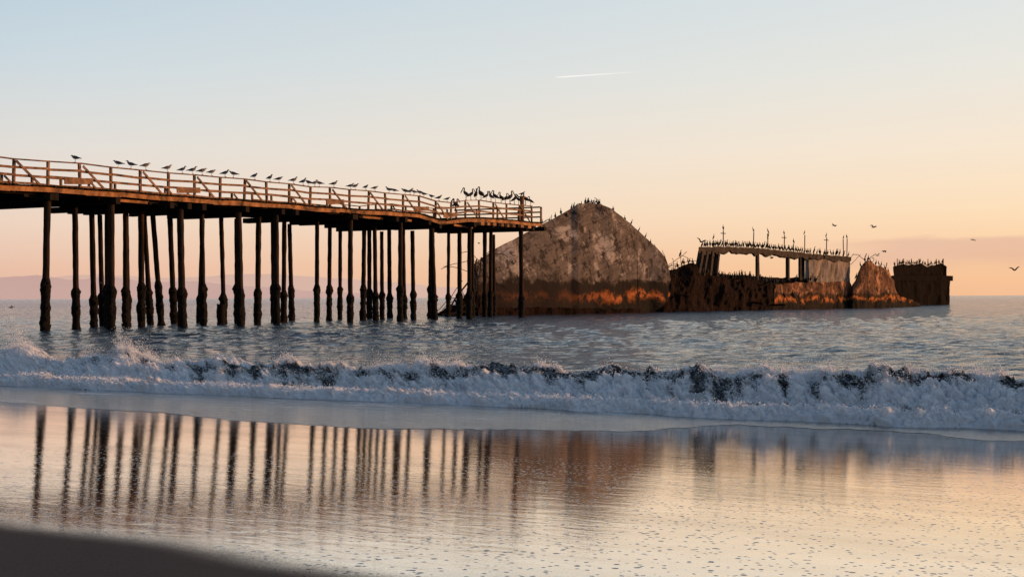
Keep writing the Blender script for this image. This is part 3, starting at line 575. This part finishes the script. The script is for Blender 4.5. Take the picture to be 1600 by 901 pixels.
def bird(name, meshes, p, rz, label, cat, group, sc=1.0, tilt=0):
    o = bpy.data.objects.new(name, random.choice(meshes)); COL.objects.link(o); o.location = p; o.rotation_euler = (tilt, 0, rz); s = sc*random.uniform(.92, 1.08); o.scale = (s, s, s)
    return tag(o, label, cat, group)
ON = 'first second third fourth fifth sixth seventh eighth ninth tenth eleventh twelfth thirteenth fourteenth fifteenth sixteenth seventeenth eighteenth nineteenth twentieth twenty-first twenty-second twenty-third twenty-fourth twenty-fifth twenty-sixth twenty-seventh twenty-eighth twenty-ninth thirtieth thirty-first thirty-second thirty-third thirty-fourth thirty-fifth thirty-sixth thirty-seventh thirty-eighth'.split()
def rail_top(L):
    x = (L-L0)/2.15; i = max(0, min(int(x), npost-1)); f = x-i; La, Lb = L0+i*2.15, L0+(i+1)*2.15
    return (dz(La)+ph_(i))*(1-f)+(dz(Lb)+ph_(i+1))*f+.028
gp = [119, 186, 206, 228, 262, 285, 301, 316, 331, 352, 366, 398, 422, 436, 459, 474, 483, 492, 500, 522, 548, 555, 572, 586, 609, 617, 634, 641, 648, 657, 663, 675, 686, 699]
for k, px in enumerate(gp):
    L = LW(px, -.02); flip = random.random() < .3
    bird('gull', gullm, pp(L, -.02, rail_top(L)), (math.radians(random.uniform(-50, 50)) if not flip else math.radians(180+random.uniform(-50, 50))), 'gull perched on the near top rail of the pier, %s gull from the left' % ON[k], 'gull', 'gulls perched along the pier railing', 1.15)
for k, px in enumerate([729, 736, 744, 752, 760, 768, 775, 784, 790, 797, 804, 811, 822, 830]):
    L = min(LW(px, -.02), LEN-.1); z = rail_top(L)
    bird('pelican', pelm, pp(L, -.02, z-.01), math.radians(random.choice([random.uniform(-80, 40), random.uniform(140, 260)])), 'brown pelican perched on the near end railing of the pier, %s pelican from the left' % ON[k], 'pelican', 'pelicans at the end of the pier', .8 if k % 3 else .98)
for k, px in enumerate([740, 748, 757, 765, 780, 791, 800]):
    L = min(LW(px, 7.98), LEN-.1); z = rail_top(L)
    bird('pelican', pelm, pp(L, 7.98, z-.01), math.radians(random.choice([random.uniform(-40, 40), random.uniform(140, 220)])), 'brown pelican on the far railing at the pier end, %s of the far row' % ON[k], 'pelican', 'pelicans at the end of the pier', .9)
L = LW(818, 0); bird('gull', gullm, pp(L, .1, dz(L)+1.985), 0, 'gull on the capped post at the very end of the pier', 'gull', 'gulls perched along the pier railing', 1.0)
bpy.context.view_layer.update(); dg = bpy.context.evaluated_depsgraph_get()
def cast(px, Y, back, ztop=40):
    T = at(px, 300, Y)+BK*back; ok, loc, nn, idx, ob, mt = S.ray_cast(dg, Vector((T.x, T.y, ztop)), Vector((0, 0, -1)))
    return loc if ok and loc.z > 1 else None
U_ = lambda a, b, n: [a+(b-a)*(k+random.random())/n for k in range(n)]
def flock(pxs, Yf, backs, label, group, sc=1.3, ztop=lambda px: 40):
    spots = [(px, cast(px, Yf(px), random.uniform(*backs), ztop(px))) for px in pxs]
    for px, p in spots:
        if p is not None: bird('cormorant', cormm, p-Vector((0, 0, .03)), random.uniform(0, 6.28), label, 'cormorant', group, sc*random.uniform(.8, 1.1))
Yb = lambda px: np.interp(px, [742, 878, 962, 1046], [127, 137, 144, 150.8])
flock(sorted([random.gauss(925, 20) for _ in range(19)]), Yb, (.3, 3), 'dark cormorant roosting on the jagged peak of the tilted bow', 'cormorants on the bow peak', 1.0)
flock([975, 985, 998, 1008, 1016, 1023, 1027], Yb, (.3, 2.5), 'dark cormorant on the right hand slope of the tilted bow', 'cormorants on the right slope of the bow', 1.0)
flock([846, 857, 866, 875], Yb, (.3, 1.5), 'dark cormorant on the left hand slope of the tilted bow', 'cormorants on the left slope of the bow', 1.0)
flock(U_(1095, 1264, 84), Ym, (.1, 1.2), 'dark cormorant in the row along the sagging roof deck of the middle wreck', 'cormorants on the roof deck', 1.2)
flock(U_(1266, 1328, 16), Ym, (.5, 2), 'dark cormorant on the deckhouse end of the middle wreck section', 'cormorants on the deckhouse')
flock(U_(1338, 1392, 10), lambda px: np.interp(px, [1331, 1406], [187, 196.5]), (.3, 1), 'dark cormorant on the jagged hull fragment', 'cormorants on the hull fragment')
flock(U_(1397, 1476, 44), lambda px: 234+(px-1395)*.22, (.5, 2), 'dark cormorant crowded along the top of the far stern', 'cormorants on the stern', 1.3)
flock(U_(1050, 1084, 8), Ym, (.2, 2), 'dark cormorant on the collapsed hull beside the bow', 'cormorants on the collapsed hull')
flock(U_(1090, 1290, 96), Ym, (-.1, .9), 'dark cormorant in the crowd on the lower deck below the roof slab', 'cormorants on the lower deck', 1.35, lambda px: at(px, 404, Ym(px)).z)
for k, px in enumerate(POSTS):
    bird('cormorant', cormm, at(px, TOPS[k]+3, Ym(px)+.4), random.uniform(0, 6.28), 'cormorant perched on a thin deck post of the wreck, %s post from the left' % ON[k], 'cormorant', 'cormorants on the deck posts', 1.0)
for k, (px, py, Y, lab, rz, sc) in enumerate([(1364, 355, 170, 'dark bird gliding highest above the hull fragment', .4, 1), (1304, 352, 170, 'bird with wings raised flying above the deckhouse posts', 2.6, 1.2), (1381, 392, 175, 'bird flying just above the hull fragment', .1, 1.2), (1585, 422, 150, 'bird flying low near the right edge of the sky', .8, 1), (1205, 403, 165, 'pale bird flying inside the colonnade opening of the wreck', .2, 1), (17, 480, 110, 'bird skimming the sea at the far left', .3, .9), (1521, 374, 230, 'tiny bird flying in front of the pink cloud', 2, .9), (1095, 378, 155, 'bird flying beside the left end of the roof deck', 1, .9), (1372, 399, 180, 'second small bird close above the hull fragment', 3.5, .7), (748, 380, 120, 'bird flying below the pier end beside the bow', .3, .5)]):
    bird('flying_gull', [flym[k % 4]], at(px, py, Y), rz, lab, 'flying bird', 'birds in flight around the wreck', sc, random.uniform(-.3, .3))
print('objects', len(bpy.data.objects))
